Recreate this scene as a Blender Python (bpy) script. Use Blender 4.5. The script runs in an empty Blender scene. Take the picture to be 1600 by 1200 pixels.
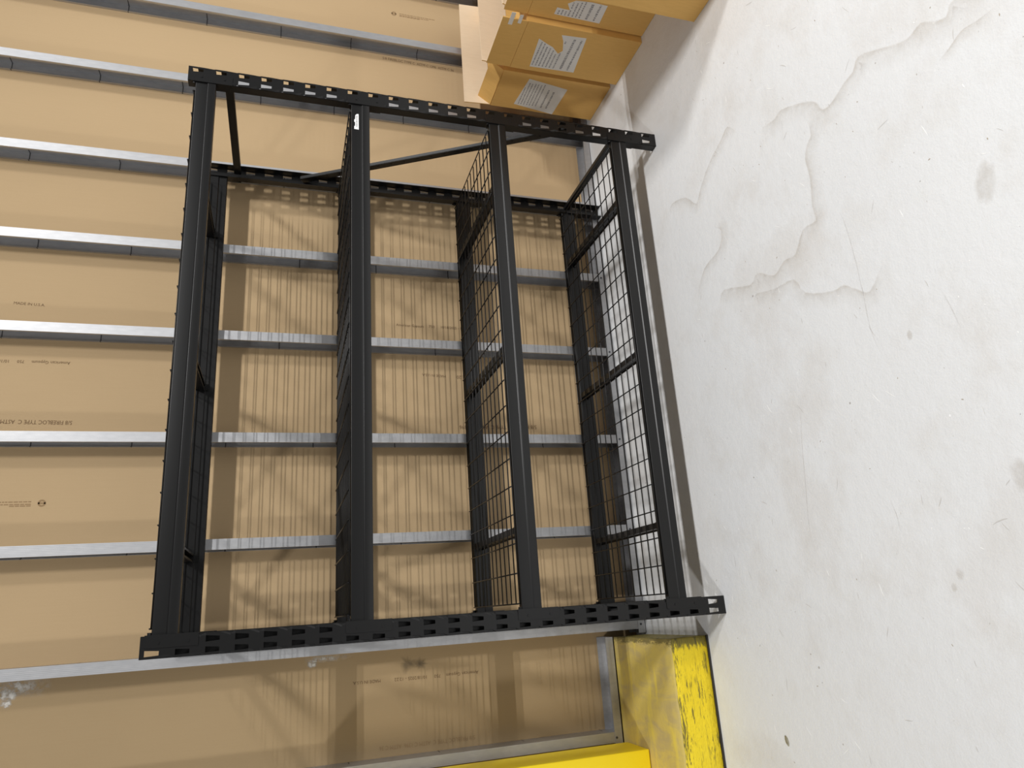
import bpy, bmesh, math, random
from mathutils import Vector, Matrix
random.seed(7)
IN = 0.0254
scene = bpy.context.scene
COL = scene.collection

# ------------------------------------------------------------------ camera
cam_d = bpy.data.cameras.new('camera')
cam_d.sensor_fit = 'HORIZONTAL'; cam_d.sensor_width = 36.0
cam_d.lens = 36.0 * 1112.88 / 1600.0
cam_d.clip_start = 0.05; cam_d.clip_end = 100
cam = bpy.data.objects.new('camera', cam_d); COL.objects.link(cam)
ya, pi_, ro = 0.3201, 0.3046, 0.0288
fw = Vector((math.sin(ya)*math.cos(pi_), math.cos(ya)*math.cos(pi_), -math.sin(pi_)))
r_ = Vector((math.cos(ya), -math.sin(ya), 0)); u_ = r_.cross(fw)
r2 = r_*math.cos(ro) + u_*math.sin(ro); u2 = u_*math.cos(ro) - r_*math.sin(ro)
# the phone was held sideways: the top of the place points to the left of the picture
cx, cy, cz = -u2, r2, -fw
cam.matrix_world = Matrix(((cx.x, cy.x, cz.x, 0.0640), (cx.y, cy.y, cz.y, -2.2547), (cx.z, cy.z, cz.z, 1.4662), (0, 0, 0, 1)))
scene.camera = cam

# ------------------------------------------------------------------ light
scene.view_settings.view_transform = 'Standard'
scene.view_settings.look = 'None'
scene.view_settings.gamma = 1.0
scene.view_settings.use_curve_mapping = False
scene.view_settings.exposure = 0.0
world = bpy.data.worlds.new('warehouse_ambient'); scene.world = world
world.use_nodes = True
world.node_tree.nodes['Background'].inputs[0].default_value = (1.0, 0.995, 0.985, 1)
world.node_tree.nodes['Background'].inputs[1].default_value = 0.19

def strip_light(x, y, z, length, power, width=0.025):
    l = bpy.data.lights.new('linear_high_bay', 'AREA')
    l.shape = 'RECTANGLE'; l.size = length; l.size_y = width; l.energy = power
    l.color = (1.0, 0.995, 0.985)
    o = bpy.data.objects.new('linear_high_bay', l); COL.objects.link(o)
    o.location = (x, y, z)
    return o
# one row of twin-tube linear fixtures hung from the warehouse ceiling, in front of the wall
for X, P in ((2.6, 126), (4.7, 120), (-4.2, 112)):
    strip_light(X, -4.17, 5.0, .62, P)
    strip_light(X, -3.98, 5.0, .62, P)

# ------------------------------------------------------------------ helpers
class MB:
    def __init__(s): s.v = []; s.f = []; s.m = []
    def add(s, vs, fs, mi=0):
        n = len(s.v); s.v += [tuple(p) for p in vs]
        s.f += [tuple(i+n for i in f) for f in fs]; s.m += [mi]*len(fs)
        return s
    def box(s, x0, x1, y0, y1, z0, z1, mi=0):
        return s.add([(x0,y0,z0),(x1,y0,z0),(x1,y1,z0),(x0,y1,z0),(x0,y0,z1),(x1,y0,z1),(x1,y1,z1),(x0,y1,z1)],
              [(0,3,2,1),(4,5,6,7),(0,1,5,4),(1,2,6,5),(2,3,7,6),(3,0,4,7)], mi)
    def tube(s, a, b, r, n=8, cap=True, mi=0):
        a = Vector(a); b = Vector(b); d = (b-a).normalized()
        p = d.orthogonal().normalized(); q = d.cross(p)
        vs = []
        for c in (a, b):
            for i in range(n):
                t = 2*math.pi*i/n; vs.append(c + p*math.cos(t)*r + q*math.sin(t)*r)
        fs = [(i, (i+1) % n, (i+1) % n + n, i+n) for i in range(n)]
        if cap: fs += [tuple(range(n-1, -1, -1)), tuple(range(n, 2*n))]
        return s.add(vs, fs, mi)
    def prism_x(s, prof, x0, x1, mi=0):       # profile of (y,z) points, extruded along x
        n = len(prof)
        vs = [(x0, y, z) for y, z in prof] + [(x1, y, z) for y, z in prof]
        fs = [(i, (i+1) % n, (i+1) % n + n, i+n) for i in range(n)] + [tuple(range(n-1, -1, -1)), tuple(range(n, 2*n))]
        return s.add(vs, fs, mi)
    def prism_z(s, prof, z0, z1, mi=0):       # profile of (x,y) points, extruded along z
        n = len(prof)
        vs = [(x, y, z0) for x, y in prof] + [(x, y, z1) for x, y in prof]
        fs = [(i, (i+1) % n, (i+1) % n + n, i+n) for i in range(n)] + [tuple(range(n-1, -1, -1)), tuple(range(n, 2*n))]
        return s.add(vs, fs, mi)
    def bar(s, a, b, up, w, h, mi=0):         # rectangular bar from a to b; w across, h along up
        a = Vector(a); b = Vector(b); d = (b-a).normalized(); up = Vector(up)
        up = (up - d*up.dot(d)).normalized(); sd = d.cross(up)
        vs = [c + sd*sx*w/2 + up*sy*h/2 for c in (a, b) for sx, sy in ((-1,-1),(1,-1),(1,1),(-1,1))]
        return s.add(vs, [(0,1,5,4),(1,2,6,5),(2,3,7,6),(3,0,4,7),(3,2,1,0),(4,5,6,7)], mi)
    def mesh(s, name, mats, smooth=False):
        me = bpy.data.meshes.new(name); me.from_pydata(s.v, [], s.f)
        bm = bmesh.new(); bm.from_mesh(me); bmesh.ops.recalc_face_normals(bm, faces=bm.faces); bm.to_mesh(me); bm.free()
        if not isinstance(mats, (list, tuple)): mats = [mats]
        for m in mats: me.materials.append(m)
        if smooth == 'auto': me.set_sharp_from_angle(angle=math.radians(28))
        for p, mi in zip(me.polygons, s.m):
            p.material_index = mi; p.use_smooth = bool(smooth)
        me.update()
        return me
    def build(s, name, mats, parent=None, smooth=False, bevel=0):
        o = link(name, s.mesh(name, mats, smooth), parent)
        if bevel: add_bevel(o, bevel)
        return o

def add_bevel(o, w, seg=2):
    b = o.modifiers.new('bevel', 'BEVEL'); b.width = w; b.segments = seg; b.limit_method = 'ANGLE'; b.angle_limit = math.radians(35)
def link(name, me, parent=None, loc=None):
    o = bpy.data.objects.new(name, me); COL.objects.link(o)
    if parent is not None: o.parent = parent
    if loc is not None: o.location = loc
    return o
def empty(name, loc=(0, 0, 0)):
    o = bpy.data.objects.new(name, None); COL.objects.link(o); o.location = loc; o.empty_display_size = 0.1
    return o
def tag(o, label=None, cat=None, group=None, kind=None):
    if label: o['label'] = label
    if cat: o['category'] = cat
    if group: o['group'] = group
    if kind: o['kind'] = kind
    return o

# ------------------------------------------------------------------ materials
class NT:
    def __init__(s, name):
        s.m = bpy.data.materials.new(name); s.m.use_nodes = True
        s.t = s.m.node_tree; s.b = s.t.nodes['Principled BSDF']
        s.tc = s.n('ShaderNodeTexCoord')
    def n(s, ty, **kw):
        nd = s.t.nodes.new(ty)
        for k, v in kw.items():
            if k.startswith('i_'):
                key = k[2:]; key = int(key) if key.isdigit() else key.replace('_', ' ')
                nd.inputs[key].default_value = v
            else: setattr(nd, k, v)
        return nd
    def l(s, a, b): s.t.links.new(a, b)
    def obj(s): return s.tc.outputs['Object']
    def mapped(s, scale=(1, 1, 1), loc=(0, 0, 0), rot=(0, 0, 0)):
        mp = s.n('ShaderNodeMapping'); s.l(s.obj(), mp.inputs[0])
        mp.inputs['Scale'].default_value = scale; mp.inputs['Location'].default_value = loc; mp.inputs['Rotation'].default_value = rot
        return mp.outputs[0]
    def noise(s, vec, scale, detail=4, rough=.55, dist=0):
        nd = s.n('ShaderNodeTexNoise'); s.l(vec, nd.inputs['Vector'])
        nd.inputs['Scale'].default_value = scale; nd.inputs['Detail'].default_value = detail
        nd.inputs['Roughness'].default_value = rough; nd.inputs['Distortion'].default_value = dist
        return nd.outputs[0]
    def ramp(s, fac, stops):
        r = s.n('ShaderNodeValToRGB'); s.l(fac, r.inputs[0])
        e = r.color_ramp.elements
        while len(e) < len(stops): e.new(.5)
        for el, (p, c) in zip(e, stops):
            el.position = p; el.color = (c, c, c, 1) if isinstance(c, (int, float)) else (*c, 1)
        return r.outputs[0]
    def mix(s, fac, a, b, mode='MIX'):
        m = s.n('ShaderNodeMix', data_type='RGBA', blend_type=mode)
        for sock, val in ((m.inputs[0], fac), (m.inputs[6], a), (m.inputs[7], b)):
            if hasattr(val, 'is_linked'): s.l(val, sock)
            elif isinstance(val, (int, float)): sock.default_value = val if sock == m.inputs[0] else (val, val, val, 1)
            else: sock.default_value = (*val, 1)
        return m.outputs[2]
    def math(s, op, a, b=None):
        m = s.n('ShaderNodeMath', operation=op)
        for i, v in ((0, a), (1, b)):
            if v is None: continue
            if hasattr(v, 'is_linked'): s.l(v, m.inputs[i])
            else: m.inputs[i].default_value = v
        return m.outputs[0]
    def bump(s, h, strength=.2, dist=.002):
        b = s.n('ShaderNodeBump'); s.l(h, b.inputs['Height']); b.inputs['Strength'].default_value = strength; b.inputs['Distance'].default_value = dist
        s.l(b.outputs[0], s.b.inputs['Normal'])
    def col(s, c):
        if hasattr(c, 'is_linked'): s.l(c, s.b.inputs['Base Color'])
        else: s.b.inputs['Base Color'].default_value = (*c, 1)
    def set(s, rough=.5, metal=0, spec=.5):
        s.b.inputs['Roughness'].default_value = rough; s.b.inputs['Metallic'].default_value = metal
        s.b.inputs['Specular IOR Level'].default_value = spec
def srgb(r, g, b):
    f = lambda c: (c/255/12.92) if c/255 <= .04045 else ((c/255+.055)/1.055)**2.4
    return (f(r), f(g), f(b))

def m_plain(name, c, rough=.5, metal=0, spec=.5):
    t = NT(name); t.col(c); t.set(rough, metal, spec); return t.m

def m_black():
    t = NT('black_powder_coat'); n = t.noise(t.obj(), 900, 2)
    t.col(t.mix(t.noise(t.obj(), 6, 3), srgb(13, 13, 13), srgb(18, 17, 17)))
    t.set(.36, 0, .42); t.bump(n, .06, .0004); return t.m
def m_kraft_board(name='brown_gypsum_paper', k=1.0):
    t = NT(name); v = t.obj()
    big = t.noise(t.mapped((1.2, 1, .5)), 1.6, 3)
    fine = t.noise(v, 420, 3, .7)
    fib = t.noise(t.mapped((220, 220, 6)), 1, 3)
    c = t.mix(big, srgb(190, 163, 126), srgb(202, 175, 136))
    c = t.mix(t.math('MULTIPLY', fine, .35), c, srgb(172, 144, 107))
    c = t.mix(t.math('MULTIPLY', fib, .18), c, srgb(210, 184, 146))
    if k != 1: c = t.mix(1.0, c, (k, k, k*.97), 'MULTIPLY')
    t.col(c); t.set(.85, 0, .25); t.bump(fine, .08, .0006); return t.m
def m_zinc():
    t = NT('galvanised_steel'); v = t.obj()
    sp = t.n('ShaderNodeTexVoronoi'); t.l(t.mapped((1, 1, .35)), sp.inputs['Vector']); sp.inputs['Scale'].default_value = 90
    big = t.noise(t.mapped((4, 4, 1.2)), 3, 4)
    c = t.mix(big, srgb(186, 186, 188), srgb(205, 205, 206))
    c = t.mix(t.math('MULTIPLY', sp.outputs['Distance'], .25), c, srgb(150, 153, 159))
    # little scored ticks at intervals, everywhere but on the front face
    sx = t.n('ShaderNodeSeparateXYZ'); t.l(v, sx.inputs[0])
    w1 = t.math('LESS_THAN', t.math('FRACT', t.math('MULTIPLY', t.math('ADD', sx.outputs[2], t.n('ShaderNodeObjectInfo').outputs['Random']), 3.0)), .013)
    yy = t.math('GREATER_THAN', sx.outputs[1], .055)
    yz = t.math('LESS_THAN', sx.outputs[1], .2)
    tick = t.math('MULTIPLY', t.math('MULTIPLY', w1, yy), yz)
    c = t.mix(t.math('MULTIPLY', tick, .8), c, srgb(60, 60, 64))
    t.col(c); t.set(.52, .88, .5)
    wv = t.n('ShaderNodeTexWave', wave_type='BANDS', bands_direction='X'); t.l(v, wv.inputs['Vector']); wv.inputs['Scale'].default_value = 55
    t.bump(wv.outputs['Fac'], .10, .001); return t.m
def m_floor():
    t = NT('white_painted_concrete'); v = t.obj()
    big = t.noise(v, .9, 5, .6, .4)
    mid = t.noise(v, 5.5, 6, .62)
    fine = t.noise(v, 160, 4, .7)
    c = t.mix(big, srgb(222, 223, 224), srgb(234, 235, 236))
    blot = t.ramp(mid, [(.50, 0), (.72, 1)])
    c = t.mix(t.math('MULTIPLY', blot, .35), c, srgb(212, 208, 202))
    patch = t.ramp(t.noise(t.mapped((1, 1, 1), (3.7, 1.2, 0)), 2.2, 5, .6), [(.54, 0), (.62, 1)])
    c = t.mix(t.math('MULTIPLY', patch, .22), c, srgb(206, 200, 193))
    # specks of grit and chipped paint
    vo = t.n('ShaderNodeTexVoronoi'); t.l(v, vo.inputs['Vector']); vo.inputs['Scale'].default_value = 26
    rnd = t.n('ShaderNodeSeparateColor'); t.l(vo.outputs['Color'], rnd.inputs[0])
    rad = t.math('MULTIPLY', t.math('POWER', rnd.outputs[0], 4.0), .10)
    dark = t.math('MULTIPLY', t.math('LESS_THAN', vo.outputs['Distance'], rad), t.math('GREATER_THAN', rnd.outputs[1], .55))
    c = t.mix(t.math('MULTIPLY', dark, .55), c, srgb(128, 116, 104))
    white = t.math('MULTIPLY', t.math('LESS_THAN', vo.outputs['Distance'], t.math('MULTIPLY', rad, .8)), t.math('LESS_THAN', rnd.outputs[1], .2))
    c = t.mix(t.math('MULTIPLY', white, .8), c, srgb(250, 250, 250))
    grit = t.ramp(t.noise(v, 75, 5, .7), [(.63, 0), (.70, 1)])
    c = t.mix(t.math('MULTIPLY', t.math('MULTIPLY', grit, blot), .5), c, srgb(176, 164, 150))
    t.col(c); t.set(.5, 0, .35)
    h = t.math('ADD', t.math('MULTIPLY', fine, .4), t.noise(v, 28, 5, .6))
    t.bump(h, .5, .004); return t.m
def m_stain(name, c, strength):
    t = NT(name); t.col(c); t.set(.55, 0, .3)
    at = t.n('ShaderNodeAttribute', attribute_name='fade')
    n = t.ramp(t.noise(t.obj(), 30, 4), [(.25, .25), (.7, 1)])
    t.l(t.math('MULTIPLY', t.math('MULTIPLY', at.outputs['Fac'], n), strength), t.b.inputs['Alpha'])
    return t.m
def m_card(name, a, b, c_):
    t = NT(name); v = t.obj()
    big = t.noise(v, 4, 4); fine = t.noise(t.mapped((60, 60, 6)), 3, 4, .65)
    c = t.mix(big, a, b)
    c = t.mix(t.math('MULTIPLY', t.ramp(fine, [(.4, 0), (.75, 1)]), .35), c, c_)
    t.col(c); t.set(.62, 0, .3)
    t.bump(t.noise(v, 14, 3), .25, .004); return t.m
def m_yellow_front():
    t = NT('scraped_yellow_paint'); v = t.obj()
    big = t.noise(v, 7, 3)
    c = t.mix(big, srgb(250, 216, 26), srgb(255, 230, 52))
    s1 = t.noise(t.mapped((5, 30, 42)), 1.6, 6, .7, .6)
    patch = t.noise(t.mapped((7, 6, 9), (.4, 0, .3)), 1.3, 3)
    sc = t.ramp(t.math('ADD', s1, t.math('MULTIPLY', patch, .35)), [(.735, 0), (.79, 1)])
    c = t.mix(t.math('MULTIPLY', sc, .8), c, srgb(92, 84, 48))
    fl = t.ramp(t.noise(t.mapped((11, 30, 85)), 2.0, 5, .65, .4), [(.62, 0), (.66, 1)])
    c = t.mix(t.math('MULTIPLY', fl, .75), c, srgb(70, 66, 50))
    # scrapes crowd along the upper arris, where pallets hit it
    sz = t.n('ShaderNodeSeparateXYZ'); t.l(v, sz.inputs[0])
    up = t.math('ADD', t.noise(t.mapped((14, 30, 90), (.2, 0, .1)), 1.7, 6, .7, .5), t.math('MULTIPLY', t.math('SUBTRACT', sz.outputs[2], .105), 3.2))
    c = t.mix(t.ramp(up, [(.60, 0), (.70, .85)]), c, srgb(84, 78, 52))
    # scuffed black around the worn right-hand end
    sx = t.n('ShaderNodeSeparateXYZ'); t.l(v, sx.inputs[0])
    e = t.math('ADD', t.math('MULTIPLY', t.math('ADD', sx.outputs[0], .085), 9.0), t.math('MULTIPLY', t.noise(t.mapped((9, 20, 30)), 3, 5, .7), .9))
    c = t.mix(t.ramp(e, [(.86, 0), (1.15, .8)]), c, srgb(62, 60, 46))
    t.col(c); t.set(.5, 0, .4); t.bump(t.math('ADD', s1, t.noise(v, 60, 4)), .7, .006); return t.m
def m_yellow_top():
    t = NT('dusty_yellow_paint'); v = t.obj()
    c = t.mix(t.noise(t.mapped((3.5, 7, 1)), 1.7, 5, .6, .5), srgb(196, 172, 106), srgb(226, 202, 98))
    c = t.mix(t.ramp(t.noise(t.mapped((9, 3.5, 1), (1.3, .2, 0)), 1.9, 4, .6, .8), [(.45, 0), (.66, .8)]), c, srgb(188, 168, 118))
    c = t.mix(t.ramp(t.noise(t.mapped((2.2, 12, 1), (.3, .7, 0)), 2, 3, .5), [(.56, 0), (.75, .75)]), c, srgb(238, 212, 84))
    c = t.mix(t.ramp(t.noise(t.mapped((20, 55, 1)), 1.5, 5, .7), [(.66, 0), (.75, .6)]), c, srgb(140, 122, 74))
    sx = t.n('ShaderNodeSeparateXYZ'); t.l(v, sx.inputs[0])
    e = t.math('ADD', t.math('MULTIPLY', t.math('ADD', sx.outputs[0], .058), 12.0), t.math('MULTIPLY', t.noise(t.mapped((30, 12, 1)), 3, 5, .7), .9))
    c = t.mix(t.ramp(e, [(.86, 0), (1.15, .75)]), c, srgb(84, 78, 52))
    t.col(c); t.set(.7, 0, .25); t.bump(t.noise(v, 45, 5), .4, .004); return t.m
def m_yellow_post():
    t = NT('bright_yellow_paint'); v = t.obj()
    c = t.mix(t.noise(v, 9, 4), srgb(252, 218, 22), srgb(255, 226, 36))
    t.col(c); t.set(.45, 0, .4); t.bump(t.noise(v, 120, 3), .25, .001); return t.m
def m_paper():
    t = NT('white_label_paper'); t.col(t.mix(t.noise(t.obj(), 12, 4), srgb(214, 212, 208), srgb(236, 234, 230))); t.set(.6, 0, .3)
    t.bump(t.noise(t.obj(), 22, 3), .4, .003); return t.m
def m_plaster():
    t = NT('dried_joint_compound'); v = t.obj()
    t.col(srgb(226, 222, 214)); t.set(.9)
    at = t.n('ShaderNodeAttribute', attribute_name='fade')
    n = t.ramp(t.noise(v, 42, 5, .7), [(.40, 0), (.60, 1)])
    t.l(t.math('MULTIPLY', at.outputs['Fac'], n), t.b.inputs['Alpha']); return t.m

BLACK = m_black(); BOARD = m_kraft_board(); BOARD_DULL = m_kraft_board('duller_gypsum_paper', .78); ZINC = m_zinc(); FLOOR = m_floor()
CARD = m_card('brown_carton', srgb(218, 172, 98), srgb(228, 184, 110), srgb(202, 156, 82))
CARD_IN = m_card('pale_carton_lining', srgb(226, 202, 170), srgb(236, 214, 184), srgb(214, 190, 156))
YF = m_yellow_front(); YT = m_yellow_top(); YP = m_yellow_post(); PAPER = m_paper(); PLASTER = m_plaster()
INK = m_plain('brown_board_ink', srgb(120, 96, 70), .8, 0, .2)
INK2 = m_plain('faint_board_ink', srgb(158, 131, 97), .8, 0, .2)
BLK_INK = m_plain('grey_label_ink', srgb(158, 156, 156), .7, 0, .2)
TAPE = m_plain('clear_packing_tape', srgb(226, 222, 214), .15, 0, .6)
SCREW = m_plain('screw_steel', srgb(90, 92, 98), .4, .8)
STAIN = m_stain('tan_water_stain', srgb(186, 172, 152), .27)
SCRATCH = m_stain('grey_scratch', srgb(206, 203, 198), .4)
SPOT = m_stain('brown_oil_spot', srgb(132, 120, 72), .95)
SPOT2 = m_stain('grey_spot', srgb(206, 199, 190), .34)
SMUDGE = m_stain('dark_smudge', srgb(92, 84, 70), .6)
DARK_STRIP = m_plain('dark_curb_strip', srgb(52, 48, 44), .8)

# ------------------------------------------------------------------ the setting
YS = 0.612          # front face of the studs
YB = 0.704          # face of the gypsum board seen between them
WL, WR, WH = -2.3, 5.1, 3.9
fl = MB().box(-5, 8, -7.5, 0.95, -.05, 0).build('floor', FLOOR)
tag(fl, kind='structure')
wall = MB().box(WL, WR, YB+.0165, YB+.034, 0, WH).build('wall_back', BOARD)
tag(wall, kind='structure')
# board sheets: 1.219 m wide, edges on the studs
px = -.033
edges = [px + 1.219*k for k in range(-3, 5)]
edges = [max(WL, min(WR, e)) for e in edges]
panels = []
for a, b in zip(edges[:-1], edges[1:]):
    if b - a < .05: continue
    o = MB().box(a+.001, b-.001, YB, YB+.016, 0.004, WH).build('panel', BOARD_DULL if b < .1 else BOARD, wall)  # sheets at the left end take the darker board tone
    panels.append((a, b, o))
def panel_at(x):
    for a, b, o in panels:
        if a <= x <= b: return o
    return wall
# studs (C sections, open side to the left): right edge of the face
st = [3.64, 3.240, 2.826, 2.4223, 1.9896, 1.5927, 1.2068, .7848, .3809, -.0135, -.430, -.836, -1.243, -1.650, -2.05, 4.03, 4.43, 4.84]
FW, TH = .0385, .0015
def stud_mesh(z0, z1):
    D = YB - .0005 - YS; b = MB()
    b.box(-FW, 0, 0, TH, z0, z1)                                      # front flange
    b.box(-TH, 0, TH, D-TH, z0, z1)                                   # web
    b.box(-FW, 0, D-TH, D, z0, z1)                                    # rear flange
    b.box(-FW, -FW+TH, TH, .010, z0, z1); b.box(-FW, -FW+TH, D-.010, D-TH, z0, z1)  # lips
    return b.mesh('stud', ZINC)
me_low, me_curb = stud_mesh(.003, WH-.003), stud_mesh(.160, WH-.003)
me_screw = MB().tube((0, 0, 0), (0, -.002, 0), .0045, 10).mesh('screw', SCREW)
for x in st:
    on_curb = x < -.06
    s = link('stud', me_curb if on_curb else me_low, wall, (x, YS, 0))
    link('screw', me_screw, s, (-.02, -.0018, .184 if on_curb else .022))
def track(name, x0, x1, zb, up):
    s = 1 if up else -1; b = MB(); y0 = YS-.0016; y1 = YB-.001
    za, zc = sorted((zb, zb+s*.0016)); b.box(x0, x1, y0, y1, za, zc)
    za, zc = sorted((zb, zb+s*.034)); b.box(x0, x1, y0, y0+.0012, za, zc)
    b.box(x0, x1, y1-.0012, y1, za, zc)
    return b.build(name, ZINC, wall)
track('bottom_track', -.068, WR, .001, True)
track('bottom_track', WL, -.075, .157, True)
track('top_track', WL, WR, WH-.001, False)

# ---- print on the boards
def text_mesh(body, start, end, mat, name='printed_text', depth_y=None, hscale=1.0, parent=None, plane='y', sgn=1):
    cu = bpy.data.curves.new('tmp', 'FONT'); cu.body = body; cu.size = 1.0; cu.resolution_u = 2
    ob = bpy.data.objects.new('tmp', cu); COL.objects.link(ob)
    me = bpy.data.meshes.new_from_object(ob); bpy.data.objects.remove(ob); bpy.data.curves.remove(cu)
    xs = [v.co.x for v in me.vertices]; w = max(xs)-min(xs); x0 = min(xs)
    A = Vector(start); B = Vector(end); d = B-A; L = d.length; d.normalize()
    face = Vector((0, -1, 0)) if plane == 'y' else Vector((-1, 0, 0))
    up = face.cross(d)
    k = L/w
    for v in me.vertices:
        v.co = A + d*((v.co.x-x0)*k) + up*(v.co.y*k*hscale)
    me.name = name; me.materials.clear(); me.materials.append(mat)
    return link(name, me, parent)
def wt(body, a, b, mat=INK, hs=1.0):
    y = YB - .0006
    text_mesh(body, (a[0], y, a[1]), (b[0], y, b[1]), mat, parent=panel_at(a[0]), hscale=hs)
wt('American Gypsum', (-.161, .712), (-.161, .842)); wt('750', (-.161, .865), (-.161, .890))
wt('10/18/2025 - 12:22', (-.161, .920), (-.160, 1.045)); wt('MADE IN U.S.A.', (-.159, 1.098), (-.159, 1.203))
wt('5/8 FIREBLOC TYPE C  ASTM C 1396  ASTM C 36', (-.393, .739), (-.392, 1.105), INK2, 1.2)
wt('American Gypsum', (1.083, 2.268), (1.083, 2.396)); wt('750', (1.083, 2.421), (1.083, 2.444)); wt('10/18/2025 - 12:22', (1.083, 2.471), (1.083, 2.596))
wt('5/8 FIREBLOC TYPE C  ASTM C 1396', (.848, 2.237), (.851, 2.53), INK, 1.2)
wt('MADE IN U.S.A.', (1.311, 2.484), (1.308, 2.379))
wt('5/8 FIREBLOC TYPE C  ASTM C 1396  ASTM C 36', (2.760, 1.054), (2.753, .686), INK, 1.2)
wt('American Gypsum', (1.303, 1.012), (1.301, .888)); wt('750', (1.302, .864), (1.301, .838)); wt('10/18/2025 - 12:20', (1.302, .808), (1.300, .683))
wt('12:20', (1.076, .700), (1.077, .745)); wt('MADE IN U.S.A.', (1.077, .796), (1.081, .903))
wt('5/8 FIREBLOC TYPE C  ASTM C 1396', (.850, .384), (.846, .743), INK, 1.1)
def mark(xc, z0, z1, parent_x, ring_z):           # faint round emblem with two lines of small print
    y = YB - .0006; b = MB()
    n = 20; r0, r1 = .007, .013
    vs = [(xc+math.cos(2*math.pi*i/n)*r, y, ring_z+math.sin(2*math.pi*i/n)*r) for r in (r0, r1) for i in range(n)]
    b.add(vs, [(i, (i+1) % n, (i+1) % n+n, i+n) for i in range(n)])
    b.box(xc-.003, xc+.003, y, y+.0004, ring_z-.012, ring_z+.012)
    rr = random.Random(3)
    for row, lim in ((.006, 1.0), (-.003, .75), (-.009, .5)):
        z = z0; sgn = 1 if z1 > z0 else -1
        while (z-z0)*sgn < abs(z1-z0)*lim:
            w = rr.uniform(.006, .018)*sgn
            b.box(xc+row-.0018, xc+row+.0018, y, y+.0004, min(z, z+w), max(z, z+w)); z += w + .003*sgn
    b.build('printed_emblem', INK2, panel_at(parent_x))
mark(3.064, .963, .773, 3.064, .992); mark(.540, 2.336, 2.46, .54, 2.302)

# ---- flat marks: soft-edged patches that follow a line
def ribbon(name, pts, w, mat, parent, side=1, both=False, plane='z', off=.0006, sub=3):
    P = [Vector((p[0], p[1])) for p in pts]
    # smooth (Catmull-Rom) the line
    Q = []
    for i in range(len(P)-1):
        p0, p1, p2, p3 = P[max(i-1, 0)], P[i], P[i+1], P[min(i+2, len(P)-1)]
        for k in range(sub):
            t = k/sub
            Q.append(.5*((2*p1)+(p2-p0)*t+(2*p0-5*p1+4*p2-p3)*t*t+(3*p1-p0-3*p2+p3)*t**3))
    Q.append(P[-1])
    vs, fs, al = [], [], []
    for i, q in enumerate(Q):
        d = (Q[min(i+1, len(Q)-1)]-Q[max(i-1, 0)]).normalized(); nrm = Vector((-d.y, d.x))*side
        endf = min(1, i/3, (len(Q)-1-i)/3)
        ks = ((-1, 0), (-.35, .6), (0, 1), (.35, .6), (1, 0)) if both else ((-.08, 0), (0, 1), (.18, .55), (.5, .28), (1, 0))
        for k, a in ks:
            c = q + nrm*(k*w)
            vs.append((c.x, c.y, off) if plane == 'z' else (c.x, YB-off, c.y)); al.append(a*endf)
    m = 5
    for i in range(len(Q)-1):
        for j in range(m-1): fs.append((i*m+j, i*m+j+1, (i+1)*m+j+1, (i+1)*m+j))
    me = bpy.data.meshes.new(name); me.from_pydata(vs, [], fs); me.materials.append(mat)
    at = me.attributes.new('fade', 'FLOAT', 'POINT'); at.data.foreach_set('value', al)
    return link(name, me, parent)
def blot(name, c, rx, ry, mat, parent, rot=0, plane='z', off=.0007, soft=.55, wob=.12):
    rr = random.Random(int(abs(c[0])*1000+abs(c[1])*777)); n = 22
    vs = [(0, 0)]; al = [1]
    ws = [1+rr.uniform(-wob, wob) for _ in range(n)]
    for k, a in ((soft, 1), (1, 0)):
        for i in range(n):
            t = 2*math.pi*i/n; x = math.cos(t)*rx*k*ws[i]; y = math.sin(t)*ry*k*ws[i]
            vs.append((x*math.cos(rot)-y*math.sin(rot), x*math.sin(rot)+y*math.cos(rot))); al.append(a)
    fs = [(0, 1+i, 1+(i+1) % n) for i in range(n)] + [(1+i, 1+n+i, 1+n+(i+1) % n, 1+(i+1) % n) for i in range(n)]
    V = [(c[0]+x, c[1]+y, off) if plane == 'z' else (c[0]+x, YB-off, c[1]+y) for x, y in vs]
    me = bpy.data.meshes.new(name); me.from_pydata(V, [], fs); me.materials.append(mat)
    at = me.attributes.new('fade', 'FLOAT', 'POINT'); at.data.foreach_set('value', al)
    return link(name, me, parent)
S1 = [(1.272,-1.403),(1.353,-1.322),(1.33,-1.295),(1.347,-1.259),(1.371,-1.23),(1.363,-1.191),(1.379,-1.149),(1.41,-1.097),(1.438,-1.04),(1.412,-1.014),(1.404,-.975),(1.383,-.921),(1.388,-.882),(1.429,-.863),(1.463,-.819),(1.508,-.729),(1.501,-.691),(1.518,-.619)]
S2 = [(1.4,-.823),(1.348,-.824),(1.33,-.803),(1.294,-.782),(1.226,-.784),(1.137,-.769),(1.088,-.77),(1.089,-.712),(1.034,-.663),(1.038,-.608),(1.015,-.553),(1.061,-.478),(1.039,-.432),(1.088,-.289),(1.048,-.255)]
S3 = [(1.586,-.508),(1.643,-.465),(1.624,-.422),(1.585,-.332),(1.529,-.258),(1.485,-.212),(1.55,-.15),(1.582,-.054),(1.554,-.027)]
S4 = [(1.339,-.296),(1.303,-.333),(1.244,-.301),(1.219,-.198),(1.144,-.127)]
S5 = [(.977,-.441),(.997,-.453),(.973,-.541),(.963,-.632),(.902,-.669),(.859,-.77),(.856,-.816),(.827,-.854),(.8,-.898),(.855,-.956)]
S6 = [(1.256,-1.399),(1.261,-1.352),(1.268,-1.316),(1.253,-1.279),(1.244,-1.243)]
ribbon('water_stain', S1, .06, STAIN, fl, 1); ribbon('water_stain', S2, .055, STAIN, fl, 1)
ribbon('water_stain', S3, .045, STAIN, fl, 1); ribbon('water_stain', S4, .05, STAIN, fl, 1)
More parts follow.
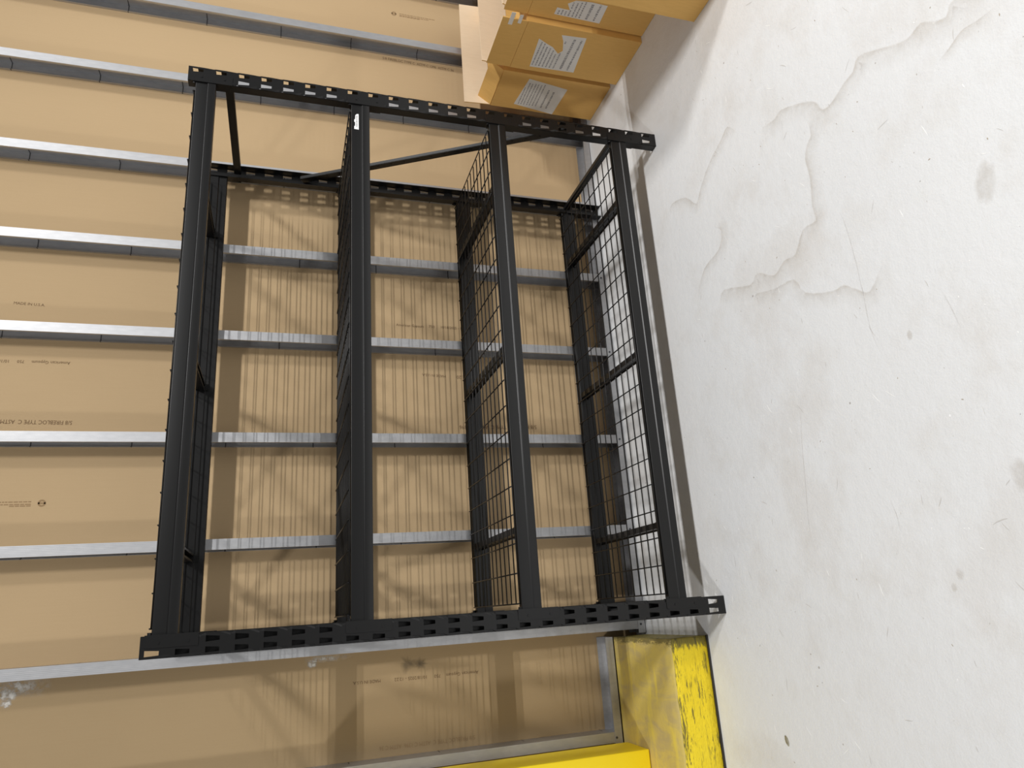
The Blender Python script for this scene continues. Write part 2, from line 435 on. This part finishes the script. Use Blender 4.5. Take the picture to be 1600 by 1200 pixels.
ribbon('water_stain', S5, .05, STAIN, fl, -1); ribbon('water_stain', S6, .03, STAIN, fl, 1)
for pts in ([(1.067,-.859),(1.007,-.87),(.901,-.875),(.837,-.874),(.81,-.875),(.708,-.871),(.635,-.884)],
            [(.588,-.556),(.476,-.532),(.356,-.514),(.267,-.499),(.185,-.491)], [(.721,-1.095),(.658,-1.11),(.601,-1.119)], [(.267,-.808),(.223,-.819),(.181,-.818)]):
    ribbon('scratch', pts, .0025, SCRATCH, fl, 1, True)
blot('oil_spot', (-.371, -.222), .016, .009, SPOT, fl, .3, soft=.85, wob=.06)
blot('spot', (.071, -.957), .014, .012, SPOT2, fl); blot('spot', (.042, -.934), .011, .009, SPOT2, fl)
blot('spot', (.643, -.983), .014, .010, SPOT2, fl)
blot('shoe_print', (.895, -1.268), .055, .028, SPOT2, fl, -.25, soft=.6); blot('shoe_print', (.251, -1.17), .05, .03, SPOT2, fl, .2, soft=.6)
# chipped paint, nicks and grit too small and many to count
nick_m = [m_plain('bare_white_chip', srgb(250, 250, 248), .6), m_plain('grey_nick', srgb(206, 203, 199), .7), m_plain('brown_grit', srgb(176, 164, 148), .8)]
b = MB(); rr = random.Random(21)
for k in range(520):
    x, y = rr.uniform(-.9, 2.3), rr.uniform(-1.75, -.02)
    a = rr.gauss(.35, .5) if rr.random() < .7 else rr.uniform(0, 3.14)
    mi = rr.choices((0, 1, 2), (.36, .46, .18))[0]
    L = rr.uniform(.0015, .004) if mi == 2 or rr.random() < .55 else rr.uniform(.006, .022)
    w = rr.uniform(.0006, .0013) if mi != 2 else rr.uniform(.0008, .0016)
    c, s_ = math.cos(a), math.sin(a); bend = rr.uniform(-.12, .12)*L
    pts = [(-L, 0), (-L*.3, w+bend), (L*.5, w*.7+bend), (L, 0), (L*.4, -w+bend), (-L*.4, -w*.8+bend)]
    b.add([(x+p*c-q*s_, y+p*s_+q*c, .0005) for p, q in pts], [(0, 1, 2, 3, 4, 5)], mi)
tag(b.build('floor_nicks', nick_m, fl), kind='stuff')
# dried compound and a smudged stamp on the boards
ribbon('plaster_smear', [(-.068, 2.42), (-.075, 2.30), (-.085, 2.20)], .035, PLASTER, panel_at(-.1), 1, True, 'y')
blot('plaster_smear', (-.10, 2.33), .022, .035, PLASTER, panel_at(-.1), plane='y'); blot('plaster_smear', (-.125, 2.33), .022, .02, PLASTER, panel_at(-.1), plane='y')
ribbon('plaster_smear', [(-.066, 1.38), (-.069, 1.30), (-.068, 1.20)], .014, PLASTER, panel_at(-.1), 1, True, 'y')
blot('plaster_smear', (-.082, 1.35), .016, .02, PLASTER, panel_at(-.1), plane='y')
blot('ink_smudge', (-.113, .992), .034, .03, SMUDGE, panel_at(-.1), plane='y', soft=.12, wob=.4); blot('ink_smudge', (-.116, .945), .022, .03, SMUDGE, panel_at(-.1), plane='y', soft=.1, wob=.4)

# ------------------------------------------------------------------ yellow curb and post
CX, CY0, CY1, CH = -.0735, .140, YS-.004, .1545
root = empty('yellow_curb', (CX, CY0, 0))
tag(root, 'low yellow painted curb with black scrapes along its front, under the wall', 'curb')
def curb_mesh():
    bm = bmesh.new(); nx = 60; rr = random.Random(5)
    L = 2.2
    prof = [(.004, .0), (.004, .008), (0, .010), (0, .04), (0, .08), (0, .12), (.003, .148), (.009, CH), (.06, CH), (.13, CH), (.20, CH), (.30, CH), (.40, CH), (CY1-CY0, CH)]
    rows = []
    for i in range(nx+1):
        x = -L*(i/nx)**1.4
        row = []
        for j, (y, z) in enumerate(prof):
            w = .0016 if 3 <= j <= 12 else .0004
            row.append(bm.verts.new((x + (rr.uniform(-.003, 0) if i == 0 else 0), y+rr.uniform(-w, w)*(1 if j < 9 else 0), z+(rr.uniform(-w, w) if 5 < j < 12 else 0))))
        rows.append(row)
    for i in range(nx):
        for j in range(len(prof)-1):
            f = bm.faces.new((rows[i][j], rows[i][j+1], rows[i+1][j+1], rows[i+1][j])); f.material_index = 0 if j < 6 else 1; f.smooth = True
    for r in (rows[0], rows[-1]):
        a = bm.verts.new((r[-1].co.x, CY1-CY0, 0)); f = bm.faces.new(r+[a]); f.material_index = 0
    bmesh.ops.recalc_face_normals(bm, faces=bm.faces)
    me = bpy.data.meshes.new('curb_body'); bm.to_mesh(me); bm.free(); me.materials.append(YF); me.materials.append(YT)
    return me
link('curb_body', curb_mesh(), root)
MB().box(-2.2, .001, -.003, .006, 0, .006).build('base_strip', DARK_STRIP, root)  # thin dark strip along the front foot of the curb
post = empty('guard_post', (-.463, .39, CH))
tag(post, 'bright yellow square steel guard post standing on the yellow curb', 'post')
MB().box(-.20, 0, 0, .18, .003, 1.25).build('shaft', YP, post, bevel=.004)
MB().box(-.195, -.005, .005, .175, 1.25, 1.256).build('cap', YP, post)

# ------------------------------------------------------------------ the storage rack
W, D, H, PT = 1.9537, .606, 72*IN, 3*IN
rack = empty('storage_rack', (W/2, D/2, 0))
tag(rack, 'tall black steel storage rack with four wire mesh shelves against the studs', 'rack')
ox = -W/2; oy = -D/2
PW, PD, T = 2.28*IN, 1.35*IN, .0018
def perforated(n, width, holes, z0=0.0, pitch=PT, lo=1.10, hi=2.52):
    """strip of n cells with trapezoid slots; returns quads in (u,z). holes = list of (u0t,u1t,u0b,u1b)"""
    V, F = [], []
    for c in range(n):
        zb = z0 + c*pitch; zs = [zb, zb+lo*IN, zb+hi*IN, zb+pitch]
        tops = [0] + [u for h in holes for u in h[:2]] + [width]
        bots = [0] + [u for h in holes for u in h[2:]] + [width]
        rows = [bots, bots, tops, tops]
        base = len(V)
        for zz, us in zip(zs, rows):
            V += [(u, zz) for u in us]
        m = len(tops)
        for r in range(3):
            for k in range(m-1):
                if r == 1 and k % 2 == 1: continue
                F.append((base+r*m+k, base+r*m+k+1, base+(r+1)*m+k+1, base+(r+1)*m+k))
    return V, F
def post_mesh(slotted, lips=False):
    """left front post: outer corner at (0,0), face towards -y, flanges towards +y"""
    bm = bmesh.new()
    def sheet(V, F, fn):
        b2 = bmesh.new(); vs = [b2.verts.new(fn(u, z)) for u, z in V]
        for f in F: b2.faces.new([vs[i] for i in f])
        bmesh.ops.remove_doubles(b2, verts=b2.verts, dist=1e-5)
        bmesh.ops.recalc_face_normals(b2, faces=b2.faces)
        bmesh.ops.solidify(b2, geom=b2.faces[:], thickness=T)
        me = bpy.data.meshes.new('tmp'); b2.to_mesh(me); b2.free(); bm.from_mesh(me); bpy.data.meshes.remove(me)
    i = IN
    V, F = perforated(24, PW, [(.22*i, .84*i, .30*i, .74*i), (1.34*i, 2.00*i, 1.44*i, 1.86*i)], 0)
    sheet(V, F, lambda u, z: (u, T/2, z))
    V, F = perforated(24, PD-T, [(.10*i, 1.10*i, .15*i, 1.0*i)], 0, lo=1.85) if slotted else ([(0, 0), (PD-T, 0), (PD-T, H), (0, H)], [(0, 1, 2, 3)])
    sheet(V, F, lambda u, z: (T/2, T+u, z))                         # outer flange, slotted too
    sheet([(0, 0), (PD-T, 0), (PD-T, H), (0, H)], [(0, 1, 2, 3)], lambda u, z: (PW-T/2, T+u, z))
    if lips:
        for u0, u1 in ((T, 1.02*i), (1.22*i, PW-T)):  # back strips added behind the slots so that they look dark
            sheet([(u0, .085), (u1, .085), (u1, H-.062), (u0, H-.062)], [(0, 1, 2, 3)], lambda u, z: (u, PD-T/2, z))
    me = bpy.data.meshes.new('post'); bm.to_mesh(me); bm.free(); me.materials.append(BLACK)
    return me
pm_front, pm_rear, pm_lipped = post_mesh(True), post_mesh(False), post_mesh(True, True)
def flipped(me, sx, sy):
    m2 = me.copy()
    for v in m2.vertices: v.co.x *= sx; v.co.y *= sy
    if sx*sy < 0: m2.flip_normals()
    m2.update(); return m2
for nm, sx, sy, lx, ly in (('fl', 1, 1, 0, 0), ('fr', -1, 1, W, 0), ('bl', 1, -1, 0, D), ('br', -1, -1, W, D)):
    link('post', flipped(pm_lipped if nm == 'fl' else pm_front if sy > 0 else pm_rear, sx, sy), rack, (ox+lx, oy+ly, 0))

# beams with end connectors
BT = [71.0*IN, 50.0*IN, 29.05*IN, 8.3*IN]      # top of each shelf beam
BH = 2.62*IN; BX = PW + .003
def arc(cy_, cz_, r, a0, a1, n=6):
    return [(cy_+r*math.cos(math.radians(a0+(a1-a0)*k/n)), cz_+r*math.sin(math.radians(a0+(a1-a0)*k/n))) for k in range(n+1)]
# section: proud lower face, rounded step, set-back upper face (front = y 0)
bprof = arc(.002, .002, .002, 270, 180, 3) + arc(.003, .0247, .003, 180, 125, 5) + arc(.0032-.003, .0247+.0067, .003, -55+0, 0, 5)[0:0] + [(.0032, .0300)] + arc(.0057, BH-.0025, .0025, 180, 90, 5) + [(.028, BH), (.030, BH-.002), (.030, .034), (.0265, .0305), (.0265, .0015), (.025, 0)]
bm_len = W - 2*BX
def beam_mesh(front):
    pr = bprof if front else [(-y, z) for y, z in bprof]
    return MB().prism_x(pr, -bm_len/2, bm_len/2).mesh('beam', BLACK, 'auto')
me_bf, me_bb = beam_mesh(True), beam_mesh(False)
def conn_mesh(sx, sy):
    b = MB(); i = IN; z1 = BH+.60*i; z0 = BH-4.75*i
    # face plate lies on the post face, side plate along its inner flange; origin = beam end, bottom of beam
    x0, x1 = -BX, 0
    b.box(-1.34*i, .0, -.0028, -.0003, z0, z1-.006)
    b.box(-1.28*i, .0, -.0028, -.0003, z1-.006, z1)
    b.box(-.0028, .0, -.0003, .036, z0+.01, z1-.012)
    for zc in (BH-.75*i, BH-3.70*i):
        b.tube((-.80*i, -.0026, zc), (-.80*i, -.0042, zc), .0042, 10)
    b.tube((-.0012, .006, z1-.010), (.0065, .006, z1-.010), .0055, 10)
    b.v = [(x*sx, y*sy, z) for x, y, z in b.v]
    return b.mesh('connector', BLACK)
cm = {(a, c): conn_mesh(a, c) for a in (1, -1) for c in (1, -1)}
beams = []
for k, zt in enumerate(BT):
    for front in (True, False):
        o = link('beam', me_bf if front else me_bb, rack, (0, oy if front else -oy, zt-BH))
        sy = 1 if front else -1
        link('connector', cm[(1, sy)], o, (-bm_len/2, 0, 0)); link('connector', cm[(-1, sy)], o, (bm_len/2, 0, 0))
        beams.append(o)
# white paper sticker on the second front beam
sb = beams[2]
b = MB(); X0 = W/2; zt = BT[1]-BH
stk = [(1.851, 1.2435), (1.851, 1.249), (1.845, 1.2555), (1.826, 1.2565), (1.826, 1.2595), (1.815, 1.2595), (1.815, 1.2565), (1.797, 1.2565), (1.797, 1.2595), (1.784, 1.2595), (1.783, 1.2430)]
n = len(stk)
b.add([(x-X0, .0032-.0009, z-zt) for x, z in stk]+[(x-X0, .0030, z-zt) for x, z in stk], [tuple(range(n)), tuple(range(2*n-1, n-1, -1))]+[(i, (i+1) % n, (i+1) % n+n, i+n) for i in range(n)])
stick = b.build('sticker', m_plain('white_sticker', srgb(246, 246, 246), .4), sb); stick['label'] = 'small torn white sticker with a printed line'
b = MB(); rr = random.Random(11); x = 1.843
while x > 1.795:
    w = rr.uniform(.0008, .0022); b.box(x-w-X0, x-X0, .0020, .0024, 1.2475-zt, 1.2535-zt); x -= w + rr.uniform(.0012, .0028)
tag(b.build('sticker_print', BLK_INK, sb), kind='stuff')

# deck support bars
SX = [63.5*IN, 37.5*IN, 12.2*IN]
b = MB()
y0, y1 = .0305, D-.0305
b.box(-.0105, .0105, y0, y1, -.0025, 0); b.box(-.0105, -.0085, y0, y1, -.032, -.0025); b.box(.0085, .0105, y0, y1, -.032, -.0025)
b.box(-.0155, -.0105, y0, y1, -.032, -.030); b.box(.0105, .0155, y0, y1, -.032, -.030)
b.box(-.012, .012, y0, y0+.003, -.045, 0); b.box(-.012, .012, y1-.003, y1, -.045, 0)
me_sup = b.mesh('support_bar', BLACK)
for zt in BT:
    for sx in SX: link('support_bar', me_sup, rack, (ox+sx, oy, zt-.0008))
# wire decks
MX0, MX1 = 3.05*IN, 73.35*IN
WRAD = .0023; NC = 20
ys = [.012] + [2*IN*k for k in range(1, 12)] + [D-.012]
me_lw = MB().tube((MX0, 0, 0), (MX1, 0, 0), WRAD, 8).mesh('wire', BLACK, True)
me_cw = MB().tube((0, ys[0], 0), (0, ys[-1], 0), WRAD, 8).mesh('wire', BLACK, True)
b = MB()
for y in (ys[0], ys[-1]): b.tube((MX0, y, 0), (MX1, y, 0), WRAD, 8)
for x in (MX0, MX1): b.tube((x, ys[0], WRAD*1.7), (x, ys[-1], WRAD*1.7), WRAD, 8)
me_deck = b.mesh('wire_deck', BLACK, True)
for zt in BT:
    dk = link('wire_deck', me_deck, rack, (ox, oy, zt+WRAD+.0004))
    for y in ys[1:-1]: link('wire', me_lw, dk, (0, y, 0))
    for i in range(1, NC-1): link('wire', me_cw, dk, (MX0+(MX1-MX0)*i/(NC-1), 0, WRAD*1.7))
# end frames: two horizontal braces and one diagonal each
for sgn in (1, -1):
    xb = (W - .030) if sgn > 0 else .030
    for zc in (66.8*IN, 7.15*IN):
        MB().box(-.009, .009, PD-.012, D-PD+.012, -.0145, .0145).build('horizontal_brace', BLACK, rack, bevel=.002).location = (ox+xb, oy, zc)
    a = Vector((0, D-PD+.018, 56.4*IN)); c = Vector((0, PD-.016, 15.4*IN))
    b = MB(); b.bar(a, c, (1, 0, 0), .030, .003)
    d = (c-a).normalized(); sd = d.cross(Vector((1, 0, 0)))
    for s in (-1, 1): b.bar(a+sd*s*.0138+Vector((.006, 0, 0)), c+sd*s*.0138+Vector((.006, 0, 0)), (1, 0, 0), .0024, .014)
    o = b.build('diagonal_brace', BLACK, rack); o.location = (ox+xb, oy, 0)
    b = MB()
    for k in range(1, 20):
        q = a + (c-a)*(k/20); b.tube(q+Vector((-.0015, 0, 0)), q+Vector((-.003, 0, 0)), .006, 10)
    tag(b.build('dimple_row', BLACK, o), kind='stuff')

# ------------------------------------------------------------------ cartons
def carton(label, x0, x1, y0, y1, h, flaps, seed):
    t = .005
    root = empty('cardboard_carton', ((x0+x1)/2, (y0+y1)/2, 0))
    tag(root, label, 'carton', 'brown cartons standing beside the rack')
    cx_, cy_ = (x0+x1)/2, (y0+y1)/2
    hx, hy = (x1-x0)/2, (y1-y0)/2
    b = MB()
    b.box(-hx, hx, -hy, -hy+t, .001, h); b.box(-hx, hx, hy-t, hy, .001, h)
    b.box(-hx, -hx+t, -hy+t, hy-t, .001, h); b.box(hx-t, hx, -hy+t, hy-t, .001, h)
    b.box(-hx+t, hx-t, -hy+t, hy-t, .001, .001+t)
    b.build('carton_body', CARD, root)
    for which, length, ang in flaps:                 # ang: 0 = upright, positive folds inwards
        b = MB(); g = .002
        if which in 'lr':
            s = -1 if which == 'l' else 1
            b.box(-t/2, t/2, -hy+g, hy-g, 0, length)
            rot = (0, -s*ang, 0); loc = (s*(hx-t/2), 0, h+.0015)
        else:
            s = -1 if which == 'f' else 1
            b.box(-hx+g, hx-g, -t/2, t/2, 0, length)
            rot = (s*ang, 0, 0); loc = (0, s*(hy-t/2), h+.0015)
        me = b.mesh('flap', [CARD, CARD_IN])
        inward = {'l': (1, 0, 0), 'r': (-1, 0, 0), 'f': (0, 1, 0), 'b': (0, -1, 0)}[which]
        for p in me.polygons:
            p.material_index = 1 if p.normal.dot(Vector(inward)) > .9 or p.normal.z > .9 else 0
        o = link('flap', me, root, loc); o.rotation_euler = rot
    return root, cx_, cy_
def paper(root, cx_, cy_, xf, poly, rows, seed, big=True, bodies=()):
    b = MB(); n = len(poly); e = .0008
    b.add([(xf-e-cx_, y-cy_, z) for y, z in poly]+[(xf-.0002-cx_, y-cy_, z) for y, z in poly],
          [tuple(range(n)), tuple(range(2*n-1, n-1, -1))]+[(i, (i+1) % n, (i+1) % n+n, i+n) for i in range(n)])
    lb = b.build('paper_label', PAPER, root); lb['label'] = 'white paper label with rows of small print'
    def inside(y, z):
        r = False; j = n-1
        for i in range(n):
            yi, zi = poly[i]; yj, zj = poly[j]
            if (zi > z) != (zj > z) and y < (yj-yi)*(z-zi)/(zj-zi)+yi: r = not r
            j = i
        return r
    rr = random.Random(seed); b = MB()
    for (ya_, yb_, z, hh) in rows:                  # print too small to read: broken strokes along each row
        y = yb_
        while y > ya_:
            w = rr.uniform(.003, .010)
            if inside(y, z) and inside(y-w, z) and inside(y, z+hh) and inside(y-w, z-hh):
                b.box(xf-e-.0003-cx_, xf-e-.0001-cx_, y-w-cy_, y-cy_, z-hh*rr.uniform(.35, .5), z+hh*rr.uniform(.35, .5))
            y -= w + rr.uniform(.0015, .004)
    if b.v: tag(b.build('label_print', BLK_INK, lb), kind='stuff')
    for body, a, c in bodies:
        text_mesh(body, (xf-e-.0003-cx_, a[0]-cy_, a[1]), (xf-e-.0003-cx_, c[0]-cy_, c[1]), BLK_INK, 'label_print', parent=lb, plane='x')
LA = [(.347,.409),(.378,.203),(.565,.216),(.531,.431)]
LB = [(.069,.46),(.09,.416),(.103,.384),(.135,.347),(.114,.332),(.06,.35),(.028,.369),(.021,.255),(.23,.234),(.237,.448)]
LC = [(-.082,.429),(-.08,.396),(-.08,.371),(-.11,.392),(-.133,.363),(-.14,.295),(-.138,.222),(-.042,.219),(-.046,.43)]
R90 = math.radians(88)
rA = carton('carton nearest the stud wall, pale flap standing up, whole white label', 2.46, 3.07, .318, .566, .543,
            [('b', .13, math.radians(-4)), ('l', .075, math.radians(38)), ('f', .115, R90), ('r', .12, R90)], 1)
paper(*rA, 2.46, LA, [(.375, .525, z, .007) for z in (.41, .396, .382, .366, .352, .336, .320)]+[(.40, .53, .290, .010), (.41, .53, .262, .010)], 3)
rB = carton('second carton from the stud wall, open flaps, label torn at its top', 2.43, 3.04, -.012, .262, .535,
            [('l', .112, 0), ('b', .135, math.radians(3)), ('f', .12, R90), ('r', .12, R90)], 2)
paper(*rB, 2.43, LB, [(.06, .225, z, .0075) for z in (.440, .424, .408, .391, .374, .357, .338)]+[(.04, .222, .303, .013), (.04, .222, .270, .010)], 4)
rC = carton('third carton from the stud wall, brown flap up, label torn along its side', 2.46, 3.05, -.300, -.018, .540,
            [('l', .105, 0), ('b', .12, math.radians(12)), ('f', .12, R90), ('r', .12, R90)], 3)
paper(*rC, 2.46, LC, [(-.13, -.05, z, .0075) for z in (.415, .400, .384, .368, .350, .334, .318)]+[(-.135, -.05, .285, .013), (-.135, -.05, .250, .010)], 5)
rD = carton('tall carton standing out in front of the other cartons', 2.185, 2.80, -.72, -.388, .67,
            [('f', .15, R90), ('b', .15, R90), ('l', .15, R90), ('r', .15, R90)], 4)
# torn tape at the top of the seam between the second and third carton
b = MB(); b.box(-.0012, 0, -.045, .02, .60, .618); b.box(-.0014, -.0002, -.04, .005, .565, .58)
tp = b.build('torn_tape', TAPE, rB[0]); tp.location = (2.43-.0004-rB[1], -.01-rB[2]+.012, 0)
